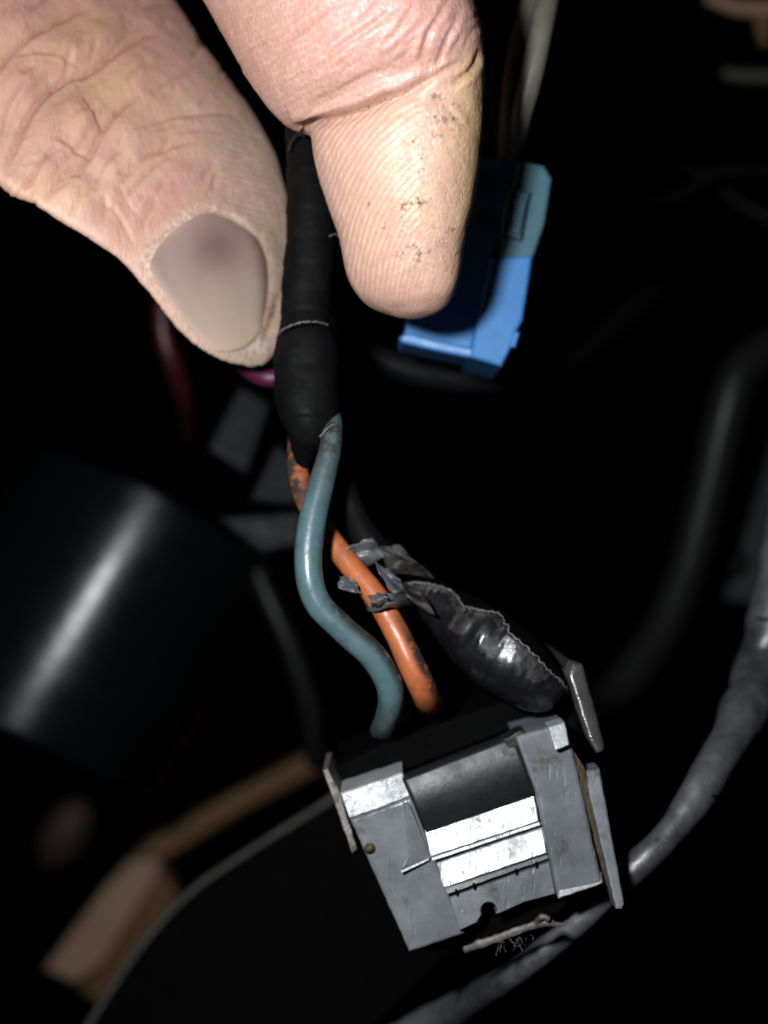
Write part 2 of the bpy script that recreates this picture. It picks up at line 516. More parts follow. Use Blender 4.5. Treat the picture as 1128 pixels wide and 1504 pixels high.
# faint cables right of the blue plug
o = tube('thin_cable', [(790, 205, 120, 9), (830, 235, 118, 9), (870, 275, 116, 10), (930, 300, 116, 10), (1000, 285, 118, 9), (1060, 250, 122, 9), (1150, 250, 126, 9)], M['rubber'], None, n=60)
tag(o, 'faint sagging dark cable right of the blue plug, lower of two', 'cable')
o = tube('thin_cable', [(820, 170, 140, 8), (880, 210, 138, 8), (940, 240, 138, 8), (1020, 250, 140, 8), (1090, 300, 142, 8), (1160, 330, 142, 8)], M['rubber'], None, n=60)
tag(o, 'faint dark cable crossing above the sagging one, upper right', 'cable')
t = thing('tan_fitting', 'blurred tan fitting at the top right corner', 'fitting', P(1110, 40, 120))
tube('flange', [(1040, -4, 120, 9), (1090, 12, 120, 11), (1170, 12, 120, 11)], M['tan'], t, n=20, roundend=True)
tube('stem', [(1120, 10, 122, 14), (1122, 45, 122, 12), (1124, 62, 122, 8)], M['brown'], t, n=16, roundend=True)
tube('lower_ring', [(1066, 108, 124, 8), (1100, 112, 124, 10), (1180, 112, 124, 10)], M['lip'], t, n=16, roundend=True)

o = tube('thin_cable', [(360, 800, 100, 16), (395, 880, 98, 16), (430, 960, 98, 16), (455, 1040, 100, 16), (465, 1120, 106, 16)], M['rubber'], None, n=50)
tag(o, 'dim dark cable running down behind the blue wire', 'cable')
t = thing('mounting_bracket', 'barely visible dark bracket at the right edge inside the hose bend', 'bracket', P(1110, 800, 130))
prism('plate', [(1085, 620), (1180, 600), (1180, 900), (1040, 880)], plane_depth(1110, 740, 120, -3, 2), 4, M['slate'], t, bevel=.8)
for (x, y) in ((1105, 660), (1080, 830)):
    c = P(x, y, 118.5)
    v, f = tube_geo([c + Vector((0, .004, 0)), c, c + Vector((0, -.0015, 0))], [.003, .003, .002], 6)
    mesh_obj('bolt_head', v, f, M['rubber'], t)
# slate boxes behind the wires
def slate_box(label, poly, d, gx):
    t = thing('relay_box', label, 'relay', P(poly[0][0], poly[0][1], d), 'dim slate boxes behind the taped cable')
    prism('case', poly, plane_depth(poly[0][0], poly[0][1], d, gx, 1), 16, M['slate'], t, bevel=.6)
    x = sum(p[0] for p in poly) / len(poly); y = sum(p[1] for p in poly) / len(poly)
    q = [(x + (p[0] - x) * .55, y + (p[1] - y) * .55) for p in poly]
    f = plane_depth(poly[0][0], poly[0][1], d - .8, gx, 1)
    prism('lid', q, f, 1.0, M['slate'], t, bevel=.2)
slate_box('dim slate box just below the thumb tip', [(352, 565), (398, 592), (362, 698), (304, 660)], 75, 2)
slate_box('dim slate box beside the orange wire where it leaves the tape', [(406, 650), (436, 680), (440, 742), (366, 735)], 70, 2)
slate_box('dim slate box touching the round black housing, left of the blue wire', [(318, 760), (445, 752), (440, 800), (385, 812)], 68, 0)

o = tube('magenta_wire', [(330, 480, 22, 14), (354, 528, 17, 15), (384, 552, 15, 15), (412, 552, 15, 14), (436, 526, 18, 14), (450, 470, 24, 14)], M['magenta'], None, n=40)
tag(o, 'magenta wire peeping out below the thumb tip', 'wire')
o = tube('red_wire', [(238, 430, 70, 13), (240, 490, 70, 14), (256, 540, 72, 14), (272, 590, 80, 13), (280, 640, 100, 12)], M['red'], None, n=40)
tag(o, 'dim dark red wire left of the thumb tip', 'wire')
o = tube('black_cable', [(440, 430, 34, 20), (500, 490, 34, 21), (560, 528, 34, 21), (640, 552, 34, 21), (730, 556, 36, 20), (850, 520, 46, 20), (960, 430, 70, 20)], M['black'], None, n=60, nseg=24)
tag(o, 'black cable sweeping under the blue plug', 'cable')

# ------------------------------------------------------------------ blue plug behind the forefinger
P_plain = P
def P(px, py, d=0.0): return P_plain(px, py, d - 9.0)
t = thing('blue_plug', 'bright blue plastic wire plug behind the forefinger', 'plug', P(700, 540, 24))
bd = plane_depth(740, 380, 22, 0, .6)
prism('side_face', [(722, 378), (783, 374), (768, 470), (757, 490), (752, 508), (737, 538), (690, 524)], plane_depth(740, 450, 21, 0, .4), 14, M['bluec'], t, bevel=.35)
prism('catch', [(755, 486), (764, 488), (757, 510), (748, 510)], 20.4, 4, M['bluec'], t, bevel=.2)
prism('upper_side', [(762, 233), (800, 243), (811, 262), (800, 330), (782, 382), (736, 380), (740, 300), (752, 276)], plane_depth(770, 300, 22.4, 0, .4), 13, M['bluegrey'], t, bevel=.35)
LF = prism('latch_frame', [(748, 276), (780, 282), (776, 296), (766, 352), (737, 344), (742, 310)], plane_depth(757, 310, 21.3, 0, .4), 2, M['bluegrey'], t, bevel=.3)
prism('latch_slot', [(757, 290), (774, 294), (764, 345), (750, 341)], plane_depth(757, 310, 20.95, 0, .4), .9, M['bluegrey'], LF, bevel=.2)
# the shaded face, turned away to the left
def quad_solid(name, a, b, c, d_, thick, m, parent):
    vs = [P(*a), P(*b), P(*c), P(*d_)]
    nrm = (vs[1] - vs[0]).cross(vs[3] - vs[0]).normalized()
    if nrm.y < 0: nrm = -nrm
    vb = [v + nrm * thick * .001 for v in vs]
    return mesh_obj(name, vs + vb, [(0, 1, 2, 3), (7, 6, 5, 4), (0, 4, 5, 1), (1, 5, 6, 2), (2, 6, 7, 3), (3, 7, 4, 0)], m, parent, smooth=False)
prism('front_face', [(632, 224), (764, 236), (748, 276), (737, 344), (722, 380), (692, 516), (594, 492), (606, 380)], plane_depth(690, 380, 23.4, 0, .4), 12, M['bluec'], t, bevel=.3)
prism('bottom_lip', [(586, 496), (596, 488), (640, 499), (700, 512), (694, 526), (640, 515), (590, 503)], plane_depth(640, 505, 22, -1, 0), 8, M['bluec'], t, bevel=.3)
for (x, y) in ((706, 268), (702, 318)):
    prism('terminal_slot', [(x - 8, y - 14), (x + 10, y - 12), (x + 6, y + 14), (x - 12, y + 12)], plane_depth(x, y, 22.9, 0, .4), 1.2, M['bluegrey'], t, bevel=.15)
tube('lead', [(744, 250, 28, 11), (746, 200, 22, 13), (750, 150, 20, 14), (760, 80, 20, 15), (778, 10, 22, 15), (792, -60, 24, 15)], M['beige_wire'], t, n=50)
tube('lead', [(754, 250, 27, 11), (764, 180, 20, 14), (781, 110, 18, 16), (796, 40, 18, 16), (808, -20, 20, 16), (814, -60, 22, 16)], M['beige_wire'], t, n=50)
tube('lead', [(738, 250, 38, 9), (734, 190, 40, 12), (724, 120, 42, 13), (730, 40, 46, 13), (745, -60, 50, 13)], M['rubber'], t, n=50)

P = P_plain
# ------------------------------------------------------------------ grey and black connector
cn = thing('wire_connector', 'scuffed grey and black rectangular wire connector hanging below the wires', 'connector', P(700, 1400, 4))
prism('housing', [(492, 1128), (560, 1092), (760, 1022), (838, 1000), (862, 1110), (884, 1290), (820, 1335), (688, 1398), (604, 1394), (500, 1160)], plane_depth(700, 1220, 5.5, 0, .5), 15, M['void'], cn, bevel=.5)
LB = plane_depth(590, 1280, -2.0, .3, .55)
LBK = prism('grey_block', [(514, 1204), (604, 1171), (682, 1372), (601, 1399)], LB, 9, M['grey'], cn, bevel=.32, rough=.5, seed=1, segs=3)
prism('block_cap', [(500, 1165), (591, 1134), (604, 1169), (513, 1202)], plane_depth(552, 1200, -1.6, -.7, 3.4), 8, M['metal'], cn, bevel=.15, rough=.7, seed=2)
prism('latch', [(592, 1180), (603, 1184), (632, 1258), (588, 1277), (600, 1256)], plane_depth(600, 1230, -2.35, 1.6, .5), 1.2, M['grey'], LBK, bevel=.1)
prism('latch_ridge', [(588, 1279), (632, 1259), (630, 1264), (590, 1283)], plane_depth(610, 1270, -2.6, .3, 2.5), 1.2, M['metal'], LBK, bevel=.08)
c = P(543, 1246, LB(543, 1246))
v, f = tube_geo([c + Vector((0, .002, 0)), c + Vector((0, -.0001, 0)), c + Vector((0, -.00022, 0)), c + Vector((0, -.00005, 0))], [R(8.5)] * 2 + [R(7), R(4)], 18)
mesh_obj('rivet', v, f, M['dirt'], LBK)
# the bulging black centre
patch('black_bulge', [(591, 1146), (756, 1082), (788, 1166), (626, 1222)], lambda u, v: -1.0 - .75 * math.sin(math.pi * (.1 + .85 * v)) - .3 * v, 5, M['satin'], cn, 24, 24)
prism('plate', [(624, 1220), (784, 1165), (791, 1206), (632, 1259)], plane_depth(705, 1212, -1.4, -.7, 2.3), 5, M['metal'], cn, bevel=.1, rough=.5, seed=3)
prism('rib', [(633, 1260), (792, 1207), (794, 1212), (635, 1265)], plane_depth(713, 1237, -1.75, -.7, 2.6), 4, M['metal'], cn, bevel=.08, rough=.3, seed=4)
prism('plate', [(637, 1269), (796, 1216), (803, 1253), (652, 1304)], plane_depth(720, 1260, -1.7, -.7, 2.2), 5, M['metal'], cn, bevel=.1, rough=.5, seed=5)
prism('rib', [(653, 1306), (804, 1255), (806, 1261), (657, 1314)], plane_depth(730, 1285, -2.15, 0, 2.0), 4, M['grey'], cn, bevel=.08, rough=.5, seed=6)
for (x, y) in ((668, 1310), (694, 1301), (756, 1280), (786, 1270)):
    prism('notch_mark', [(x, y - 3), (x + 3, y - 4), (x + 4, y + 4), (x + 1, y + 5)], plane_depth(730, 1285, -2.35, 0, 2.0), .4, M['void'], cn, bevel=0)
hx, hy, hr = 718, 1337, 12
notch = [(hx + hr * math.cos(math.radians(a)), hy - hr * math.sin(math.radians(a))) for a in range(-30, 211, 20)]
prism('end_plate', [(660, 1319), (807, 1266), (816, 1313), (770, 1325), (735, 1341)] + notch + [(700, 1355), (675, 1367)], plane_depth(740, 1320, -2.3, 0, 1.3), 5, M['grey'], cn, bevel=.1)
RB = plane_depth(815, 1200, -2.6, .6, .8)
RBK = prism('grey_block', [(757, 1082), (828, 1062), (843, 1104), (885, 1298), (820, 1320), (787, 1166)], RB, 10, M['grey'], cn, bevel=.38, rough=.5, seed=7, segs=3)
prism('corner_cap', [(806, 1068), (829, 1061), (836, 1094), (816, 1102)], plane_depth(820, 1082, -2.75, 0, 3.0), 3, M['metal'], RBK, bevel=.1, rough=.8, seed=8)
prism('bottom_bead', [(820, 1302), (884, 1282), (886, 1298), (821, 1321)], plane_depth(850, 1302, -3.2, 0, 4.0), 2, M['metal'], RBK, bevel=.3, rough=.8, seed=9, segs=3)
prism('dirt_seam', [(843, 1104), (858, 1126), (872, 1170), (897, 1306), (886, 1298)], plane_depth(868, 1200, -1.4, 4, .6), 5, M['dirt'], RBK, bevel=.2, rough=1.2, seed=10)
prism('side_flange', [(858, 1133), (881, 1130), (917, 1328), (914, 1336), (905, 1336)], plane_depth(887, 1230, -2.4, 0, 1.4), 3.5, M['grey'], cn, bevel=.2, rough=.4, seed=11)
SB = prism('steel_blade', [(836, 992), (842, 976), (856, 976), (863, 1000), (877, 1050), (889, 1096), (887, 1105), (877, 1107), (868, 1090), (858, 1060), (846, 1022)], plane_depth(866, 1045, -1.2, 4.5, 2.2), 6, M['steel'], cn, bevel=.45, rough=.6, seed=14, segs=4, smooth=True)
prism('pin_blade', [(800, 944), (812, 950), (852, 978), (858, 990), (842, 1000), (826, 980)], plane_depth(830, 970, 3, 0, 1), 2, M['black'], cn, bevel=.2)
prism('side_plate', [(474, 1131), (482, 1129), (500, 1165), (525, 1248), (517, 1254)], plane_depth(500, 1190, 0, 0, 1.2), 9, M['tab'], cn, bevel=.12, rough=.8, seed=12)
prism('torn_nub', [(738, 1086), (768, 1072), (774, 1080), (764, 1096), (748, 1100)], -1.6, 3, M['dusty'], cn, bevel=.2, rough=1.5, seed=13)
prism('slot_wall', [(676, 1368), (745, 1342), (816, 1316), (872, 1302), (820, 1340), (688, 1394)], plane_depth(760, 1350, .8, 0, 0), 5, M['void'], cn, bevel=.2)
BT = tube('bent_tab', [(682, 1396, -1.2, 5), (705, 1387, -1.8, 6.5), (740, 1375, -2, 6), (775, 1362, -2.2, 6), (800, 1354, -2.4, 7), (818, 1358, -2.2, 3.5), (832, 1357, -2, 2)], M['tab'], cn, n=60, nseg=12, flat=.6, lump=.4, lumpscale=1400)
tube('tab_curl', [(786, 1358, -2.2, 4), (796, 1346, -3, 4.5), (806, 1350, -3, 4)], M['steel'], BT, n=14, nseg=10, lump=.3, lumpscale=1500)
rr = random.Random(8)
for k in range(14):
    cl = rr.choice((738, 756, 768))
    x = rr.gauss(cl, 6); y = 1388 - (x - 728) * .28 + rr.uniform(-3, 3)
    rows = [(x, y, -2, .5)]
    for q in range(3):
        x += rr.gauss(0, 4); y += rr.uniform(-2, 8)
        rows.append((x, y, -2 + rr.uniform(-1.2, 1), rr.choice((.35, .4, .5, .9))))
    tube('lint_fibre', rows, M['fluff'], BT, n=12, nseg=5)

# ------------------------------------------------------------------ taped cable, wires and torn tape
wh = thing('wire_harness', 'black taped cable with blue and orange wires splaying out of it, held by the hand', 'cable', P(455, 640, 3))
def lr(rows, n):
    """rows (left px, right px, py, depth) -> tube rows"""
    return catmull([((a + b) / 2, y, d, (b - a) / 2) for a, b, y, d in rows], n)
up = lr([(430, 480, -120, 14), (428, 476, 20, 12), (420, 466, 140, 9), (420, 470, 210, 7), (422, 492, 290, 6), (421, 494, 345, 5.5), (416, 489, 400, 5), (413, 484, 450, 4.5), (411, 484, 486, 4)], 90)
up[:, 3] *= 1 + .045 * ((np.arange(90) * 11 / 90) % 1)
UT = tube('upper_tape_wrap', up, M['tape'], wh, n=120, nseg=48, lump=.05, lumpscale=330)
lo = lr([(414, 478, 470, 4.6), (406, 492, 500, 4), (404, 496, 540, 3.5), (405, 499, 585, 3), (412, 499, 618, 2.6), (417, 490, 636, 2.6), (424, 472, 652, 3), (430, 462, 668, 3.6), (436, 456, 680, 4)], 90)
lo[:, 3] *= 1 + .03 * ((np.arange(90) * 4 / 90) % 1)
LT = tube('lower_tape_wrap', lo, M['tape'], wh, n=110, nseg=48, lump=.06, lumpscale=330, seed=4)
def ring(name, pts_px, r, m, jag=.8, seed=1, par=None):
    rr = random.Random(seed)
    c = catmull(pts_px, len(pts_px) * 9)
    rows = [(q[0] + rr.uniform(-jag, jag), q[1] + rr.uniform(-jag, jag), q[2], r * rr.uniform(.5, 1.2)) for q in c]
    tube(name, rows, m, par or wh, n=len(rows) * 2, nseg=6)
ring('frayed_tape_edge', [(411, 492, 3, 1), (416, 484, .9, 1), (430, 477, -.2, 1), (447, 473, -.7, 1), (465, 473, -.1, 1), (481, 477, 1.8, 1)], 1.7, M['tape_edge'], seed=3, par=UT)
ring('frayed_tape_edge', [(470, 642, -.5, 1), (480, 630, -.6, 1), (490, 624, 0, 1), (499, 620, 1.2, 1)], 1.6, M['tape_edge'], seed=4, par=LT)
ring('frayed_tape_edge', [(484, 347, 2.2, 1), (493, 344, 2.6, 1), (501, 350, 3.4, 1), (500, 360, 3.6, 1)], 1.4, M['tape_edge'], seed=5, par=UT)
ring('frayed_tape_edge', [(424, 222, 3.6, 1), (428, 208, 3.4, 1), (438, 198, 3.2, 1), (448, 200, 3.4, 1)], 2.4, M['rubber'], seed=6, par=UT)  # greyer ring put in for the highlight on the tape wrap

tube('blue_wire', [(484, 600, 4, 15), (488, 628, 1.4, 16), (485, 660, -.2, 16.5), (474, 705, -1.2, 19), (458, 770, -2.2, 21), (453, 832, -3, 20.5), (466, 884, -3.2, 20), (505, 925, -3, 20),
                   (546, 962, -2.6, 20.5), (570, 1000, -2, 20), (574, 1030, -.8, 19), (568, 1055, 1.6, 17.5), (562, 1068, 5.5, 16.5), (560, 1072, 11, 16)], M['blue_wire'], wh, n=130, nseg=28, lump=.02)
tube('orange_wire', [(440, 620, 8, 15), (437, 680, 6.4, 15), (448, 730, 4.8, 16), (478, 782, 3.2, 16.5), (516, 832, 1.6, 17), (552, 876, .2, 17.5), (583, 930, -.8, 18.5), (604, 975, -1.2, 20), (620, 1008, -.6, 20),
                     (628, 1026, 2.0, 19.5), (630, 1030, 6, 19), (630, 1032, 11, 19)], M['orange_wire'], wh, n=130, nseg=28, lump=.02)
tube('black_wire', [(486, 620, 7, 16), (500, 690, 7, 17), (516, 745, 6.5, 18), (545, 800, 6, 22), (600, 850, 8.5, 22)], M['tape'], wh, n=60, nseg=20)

def add_grime_shade(o, n, nseg, f):  # dirt on the wires, plus shade painted on their upper ends
    a = o.data.attributes.new('grime_shade', 'FLOAT', 'POINT')
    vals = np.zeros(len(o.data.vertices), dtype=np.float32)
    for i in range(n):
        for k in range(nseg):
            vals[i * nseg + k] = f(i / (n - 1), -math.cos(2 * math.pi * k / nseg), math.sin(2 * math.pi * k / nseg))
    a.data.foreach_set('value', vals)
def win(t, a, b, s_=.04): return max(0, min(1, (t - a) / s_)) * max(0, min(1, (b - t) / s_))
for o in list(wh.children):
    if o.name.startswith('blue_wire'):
        add_grime_shade(o, 130, 28, lambda t, rgt, fr: max(max(0, min(1, (rgt - .45) * 2.5)) * win(t, .45, .97), max(0, 1 - max(0, t - .14) * 6), .8 * win(t, .80, .97, .05) * max(0, 1 - abs(rgt - .1) * 2.5), max(0, min(1, (-rgt - .6) * 3)) * .5))  # dirt along the sides; upper end darkened for the hand's shadow
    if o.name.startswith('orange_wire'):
        add_grime_shade(o, 130, 28, lambda t, rgt, fr: max(max(0, min(1, (rgt - .05) * 4)) * win(t, .50, .80, .08), .8 * win(t, .20, .32, .05) * max(0, min(1, rgt + .8)), max(0, 1 - max(0, t - .17) * 7)))  # dirt patches; hand's shadow painted over the upper end

# taped boot with the torn outer layer
bc = catmull([(548, 800, 9.5, 26), (582, 828, 8.4, 27), (616, 860, 7.0, 28), (649, 890, 5.8, 36), (685, 918, 4.4, 49), (717, 944, 3.2, 57), (750, 970, 2.2, 56), (778, 994, 1.9, 50), (793, 1007, 2.4, 41), (800, 1013, 3.8, 22)], 120)
bpts = [P(*q[:3]) for q in bc]; brad = [R(q[3], q[2]) for q in bc]
v, f = tube_geo(bpts, [r * .9 for r in brad], 48, lump=.03, lumpscale=300)
mesh_obj('taped_boot', v, f, M['void'], wh)
# outer layer: angle 0 = upper right silhouette, 90 = towards the camera, 180 = lower left
torn = [(600, 862), (622, 862), (645, 868), (664, 873), (680, 884), (693, 902), (712, 906), (728, 909), (744, 911), (750, 922), (758, 938), (770, 950), (782, 962), (797, 977)]
tan2 = np.gradient(bc[:, :2], axis=0); tan2 /= np.linalg.norm(tan2, axis=1)[:, None]
e1px = np.stack([tan2[:, 1], -tan2[:, 0]], 1)            # to the upper right
keys_t, keys_a = [], []
for (x, y) in torn:
    dd = np.abs((bc[:, 0] - x) * tan2[:, 0] + (bc[:, 1] - y) * tan2[:, 1])
    i = int(np.argmin(dd))
    cs = np.clip(((x - bc[i, 0]) * e1px[i, 0] + (y - bc[i, 1]) * e1px[i, 1]) / bc[i, 3], -1, .985)
    keys_t.append(i); keys_a.append(math.acos(cs))
order = np.argsort(keys_t); kt = np.array(keys_t)[order]; ka = np.array(keys_a)[order]
i0, i1 = int(kt[0]), 119
rr = random.Random(21)
verts = []; na = 40; rows_i = np.linspace(i0, i1, 120)
edge_line = []
for qi, fi in enumerate(rows_i):
    a0 = np.interp(fi, kt, ka) + rr.uniform(-.05, .05)
    i = int(min(fi, 118)); w = fi - i
    C = bpts[i].lerp(bpts[i + 1], w); r = brad[i] * (1 - w) + brad[i + 1] * w
    e1 = Vector((e1px[i, 0], 0, -e1px[i, 1])).normalized()
    tn = (bpts[i + 1] - bpts[i]).normalized()
    e2 = tn.cross(e1).normalized()
    if e2.y > 0: e2 = -e2
    for k in range(na + 1):
        th = a0 + (3.9 - a0) * k / na
        q = C * 900 + Vector((math.cos(th), math.sin(th), 0)) * 1.3
        lift = .00028 * max(0, 1 - k / 5) ** 2
        rad = r * (1 + .030 * noise.noise(q * .6) - .05 * abs(noise.noise(q * 1.1 + Vector((4, 2, 7)))) + .008 * noise.noise(q * 2.7)) + lift
        verts.append(C + (e1 * math.cos(th) + e2 * math.sin(th)) * rad)
    edge_line.append(verts[-(na + 1)] + (e1 * math.cos(a0) + e2 * math.sin(a0)) * .00006)
N = len(verts); w = na + 1; faces = []
for j in range(len(rows_i) - 1):
    for k in range(na):
        a = j * w + k
        faces.append((a, a + 1, a + w + 1, a + w))
lt = mesh_obj('torn_tape_layer', verts, faces, None, wh)
lt.data.materials.append(M['vinyl']); lt.data.materials.append(M['dusty'])
for p in lt.data.polygons:
    j, k = divmod(p.index, na)
    p.material_index = 1 if (k + 14 * noise.noise(Vector((j * .09, k * .15, 2)))) < 8 - j * .07 else 0
sd = lt.modifiers.new('thick', 'SOLIDIFY'); sd.thickness = .0002; sd.offset = -1
v, f = tube_geo(edge_line[::1], [.00009 * rr.uniform(.5, 1.5) for _ in edge_line], 6)
mesh_obj('torn_edge', v, f, M['tape_edge'], lt)

def scrap(poly, d, amp, seed, m=None, gx=0, gy=0):
    """small crumpled bit of tape"""
    n = 12
    ox = seed * 7.3
    pd = plane_depth(poly[0][0], poly[0][1], d, gx, gy)
    tl, tr, br, bl = [np.array(p, float) for p in poly]
    def df(u, v):
        p = (tl * (1 - u) + tr * u) * (1 - v) + (bl * (1 - u) + br * u) * v
        return pd(p[0], p[1]) + amp * (noise.noise(Vector((u * 1.8 + ox, v * 1.8, ox))) * 1.6 + .25 * noise.noise(Vector((u * 4 + ox, v * 4, 1))))
    fr = lambda u, v: (5 * noise.noise(Vector((u * 2.5, v * 2.5, ox))), 5 * noise.noise(Vector((u * 2.5, v * 2.5, ox + 9))))
    patch('tape_scrap', poly, df, .14, m or M['scrap'], wh, 16, 16, fray=fr)
scrap([(508, 806), (546, 790), (566, 818), (522, 836)], 1.5, .9, 1, gx=2, gy=-3)
scrap([(548, 800), (590, 800), (640, 850), (570, 842)], 2.6, .8, 2, M['dusty'])
scrap([(552, 826), (582, 846), (600, 872), (574, 876)], .4, 1.1, 3, gx=3, gy=3)
scrap([(500, 846), (522, 852), (528, 872), (498, 862)], -.6, .8, 4, gx=-3)
scrap([(560, 848), (606, 856), (640, 905), (604, 886)], 0.8, .8, 5, M['dusty'])
patch('tape_curl', [(532, 872), (598, 872), (606, 890), (540, 898)], lambda u, v: 1.6 - 4.4 * math.sin(math.pi * u) ** .7 + .9 * math.sin(5 * v + 3 * u) * v, .12, M['scrap'], wh, 28, 10,
      fray=lambda u, v: (3 * noise.noise(Vector((u * 4, v * 3, 7))), 6 * noise.noise(Vector((u * 3, v * 2, 3)))))
patch('tape_curl', [(544, 874), (566, 870), (572, 884), (548, 894)], lambda u, v: -2.6 - 1.6 * math.sin(math.pi * v) - .6 * u, .12, M['scrap'], wh, 12, 12,
      fray=lambda u, v: (4 * noise.noise(Vector((u * 3, v * 3, 17))), 4 * noise.noise(Vector((u * 3, v * 2, 13)))))

# ------------------------------------------------------------------ the hand
def loft(rows, n, nseg=64, pw=2.0, roll=0.0):
    """rows: Lx, Ly, Rx, Ry, depth, ratio -> closed lofted limb"""
    c = catmull(rows, n)
    verts, faces = [], []
    for q in c:
        l = P(q[0], q[1], q[4]); r = P(q[2], q[3], q[4])
        ce = (l + r) / 2; h = (r - l) / 2
        cf, sf = math.cos(math.radians(roll)), math.sin(math.radians(roll))
        hw = h.length; hd = h / max(hw, 1e-9)
        wa = hw / math.sqrt(cf * cf + (q[5] * sf) ** 2); wb = wa * q[5]
        wide = hd * (cf * wa) + Vector((0, sf * wa, 0))
        front = hd * (-sf * wb) + Vector((0, -cf * wb, 0))
        for k in range(nseg):
            a = 2 * math.pi * k / nseg
            ca, sa = math.cos(a), math.sin(a)
            e = 2.0 / pw
            verts.append(ce + wide * math.copysign(abs(ca) ** e, ca) + front * math.copysign(abs(sa) ** e, sa))
    m = len(c)
    for i in range(m - 1):
        for k in range(nseg):
            a, b = i * nseg + k, i * nseg + (k + 1) % nseg
            faces.append((a, b, b + nseg, a + nseg))
    c0 = len(verts)
    verts.append(sum((verts[k] for k in range(nseg)), Vector()) / nseg)
    verts.append(sum((verts[(m - 1) * nseg + k] for k in range(nseg)), Vector()) / nseg)
    for k in range(nseg):
        faces.append((c0, (k + 1) % nseg, k))
        faces.append((c0 + 1, (m - 1) * nseg + k, (m - 1) * nseg + (k + 1) % nseg))
    return verts, faces

INDEX = [(40, -520, 520, -560, 4, .9), (110, -330, 545, -430, 2, .92), (195, -190, 590, -300, 0, .93), (252, -92, 622, -190, -1, .93), (304, 0, 655, -80, -2, .92), (346, 76, 686, 10, -2.6, .92), (390, 142, 703, 62, -3, .92),
         (420, 169, 708, 92, -3, .90), (446, 180, 709, 122, -2.6, .86), (455, 204, 709, 162, -2.4, .84), (462, 240, 707, 208, -2.2, .86), (478, 288, 700, 262, -2, .88), (495, 335, 690, 315, -1.6, .88), (503, 375, 680, 366, -1, .88),
         (514, 412, 674, 408, -.4, .88), (538, 443, 664, 440, 0, .90), (572, 461, 646, 459, .3, .95), (596, 466.5, 624, 466, .4, 1.0), (608, 468, 612, 468, .4, 1.0)]
THUMB = [(-520, -120, 10, -560, 10, .8), (-330, 40, 70, -420, 9, .8), (-190, 150, 160, -260, 7, .8), (-90, 235, 196, -130, 5.5, .8), (-20, 272, 260, -8, 4.5, .8), (48, 304, 316, 72, 4, .78), (112, 346, 362, 134, 4, .76), (165, 379, 393, 195, 4, .74),
         (204, 408, 411, 258, 4.2, .72), (235, 444, 420, 323, 4.4, .72), (260, 477, 422, 385, 4.4, .72), (283, 503, 419, 435, 4.4, .74), (308, 523, 415, 480, 4.2, .78), (336, 536, 406, 511, 4.2, .84), (360, 540.5, 392, 532, 4.2, .95), (374, 541, 380, 540, 4.2, 1.0)]
PALM = [(-760, -620, 60, -1260, 22, .42), (-640, -400, 330, -1120, 20, .42), (-480, -240, 560, -900, 18, .44), (-300, -180, 660, -700, 16, .44), (-60, -240, 690, -520, 14, .44), (180, -380, 640, -480, 13, .5)]
WRIST = [(-1250, -900, -560, -1560, 26, .62), (-1000, -700, -300, -1380, 25, .58), (-760, -560, 40, -1220, 23, .5), (-600, -440, 240, -1050, 21, .44)]
MID = [(420, -640, 700, -780, 18, .95), (560, -420, 800, -600, 16, .95), (690, -330, 860, -520, 22, .95), (760, -300, 900, -470, 34, .95), (740, -270, 910, -400, 44, .95), (700, -290, 860, -380, 52, .95), (720, -330, 790, -360, 54, 1)]
RING = [(380, -800, 660, -920, 20, .95), (540, -640, 800, -790, 18, .95), (690, -560, 880, -720, 24, .95), (760, -520, 920, -680, 36, .95), (740, -480, 910, -610, 46, .95), (690, -490, 850, -590, 53, .95), (720, -540, 780, -570, 55, 1)]
LITTLE = [(320, -940, 560, -1060, 22, .95), (480, -840, 700, -980, 21, .95), (620, -770, 790, -900, 26, .95), (690, -730, 830, -860, 36, .95), (680, -700, 820, -810, 44, .95), (640, -700, 770, -790, 50, .95), (660, -740, 720, -770, 52, 1)]

def build_hand():
    V, F = [], []
    for r in range(len(INDEX)):
        INDEX[r] = INDEX[r][:4] + (INDEX[r][4] - 2.0, INDEX[r][5] + .10)
    for r in range(len(THUMB)):
        THUMB[r] = THUMB[r][:4] + (THUMB[r][4] + 5.0, THUMB[r][5] - .06)
    for rows, n, pw, sk in ((INDEX, 150, 2.05, -8), (THUMB, 130, 2.15, 36), (PALM, 40, 2.4, 0), (WRIST, 30, 2.2, 0), (MID, 50, 2.1, 0), (RING, 50, 2.1, 0), (LITTLE, 50, 2.1, 0)):
        v, f = loft(rows, n, 72, pw, sk)
        o = len(V); V += v; F += [tuple(i + o for i in q) for q in f]
    me = bpy.data.meshes.new('hand_base'); me.from_pydata([tuple(v) for v in V], [], F)
    bm = bmesh.new(); bm.from_mesh(me); 
    bmesh.ops.recalc_face_normals(bm, faces=bm.faces); bm.to_mesh(me); bm.free()
    ob = bpy.data.objects.new('hand_base', me); COL.objects.link(ob)
    md = ob.modifiers.new('r', 'REMESH'); md.mode = 'VOXEL'; md.voxel_size = .00029; md.use_smooth_shade = True
    sm = ob.modifiers.new('s', 'SMOOTH'); sm.factor = .5; sm.iterations = 8
    dg = bpy.context.evaluated_depsgraph_get()
    m2 = bpy.data.meshes.new_from_object(ob.evaluated_get(dg))
    bpy.data.objects.remove(ob); bpy.data.meshes.remove(me)
    return m2
hm = build_hand()
hm.name = 'hand'
nv = len(hm.vertices)
co = np.empty(nv * 3); hm.vertices.foreach_get('co', co); co = co.reshape(-1, 3)
no = np.empty(nv * 3); hm.vertices.foreach_get('normal', no); no = no.reshape(-1, 3)

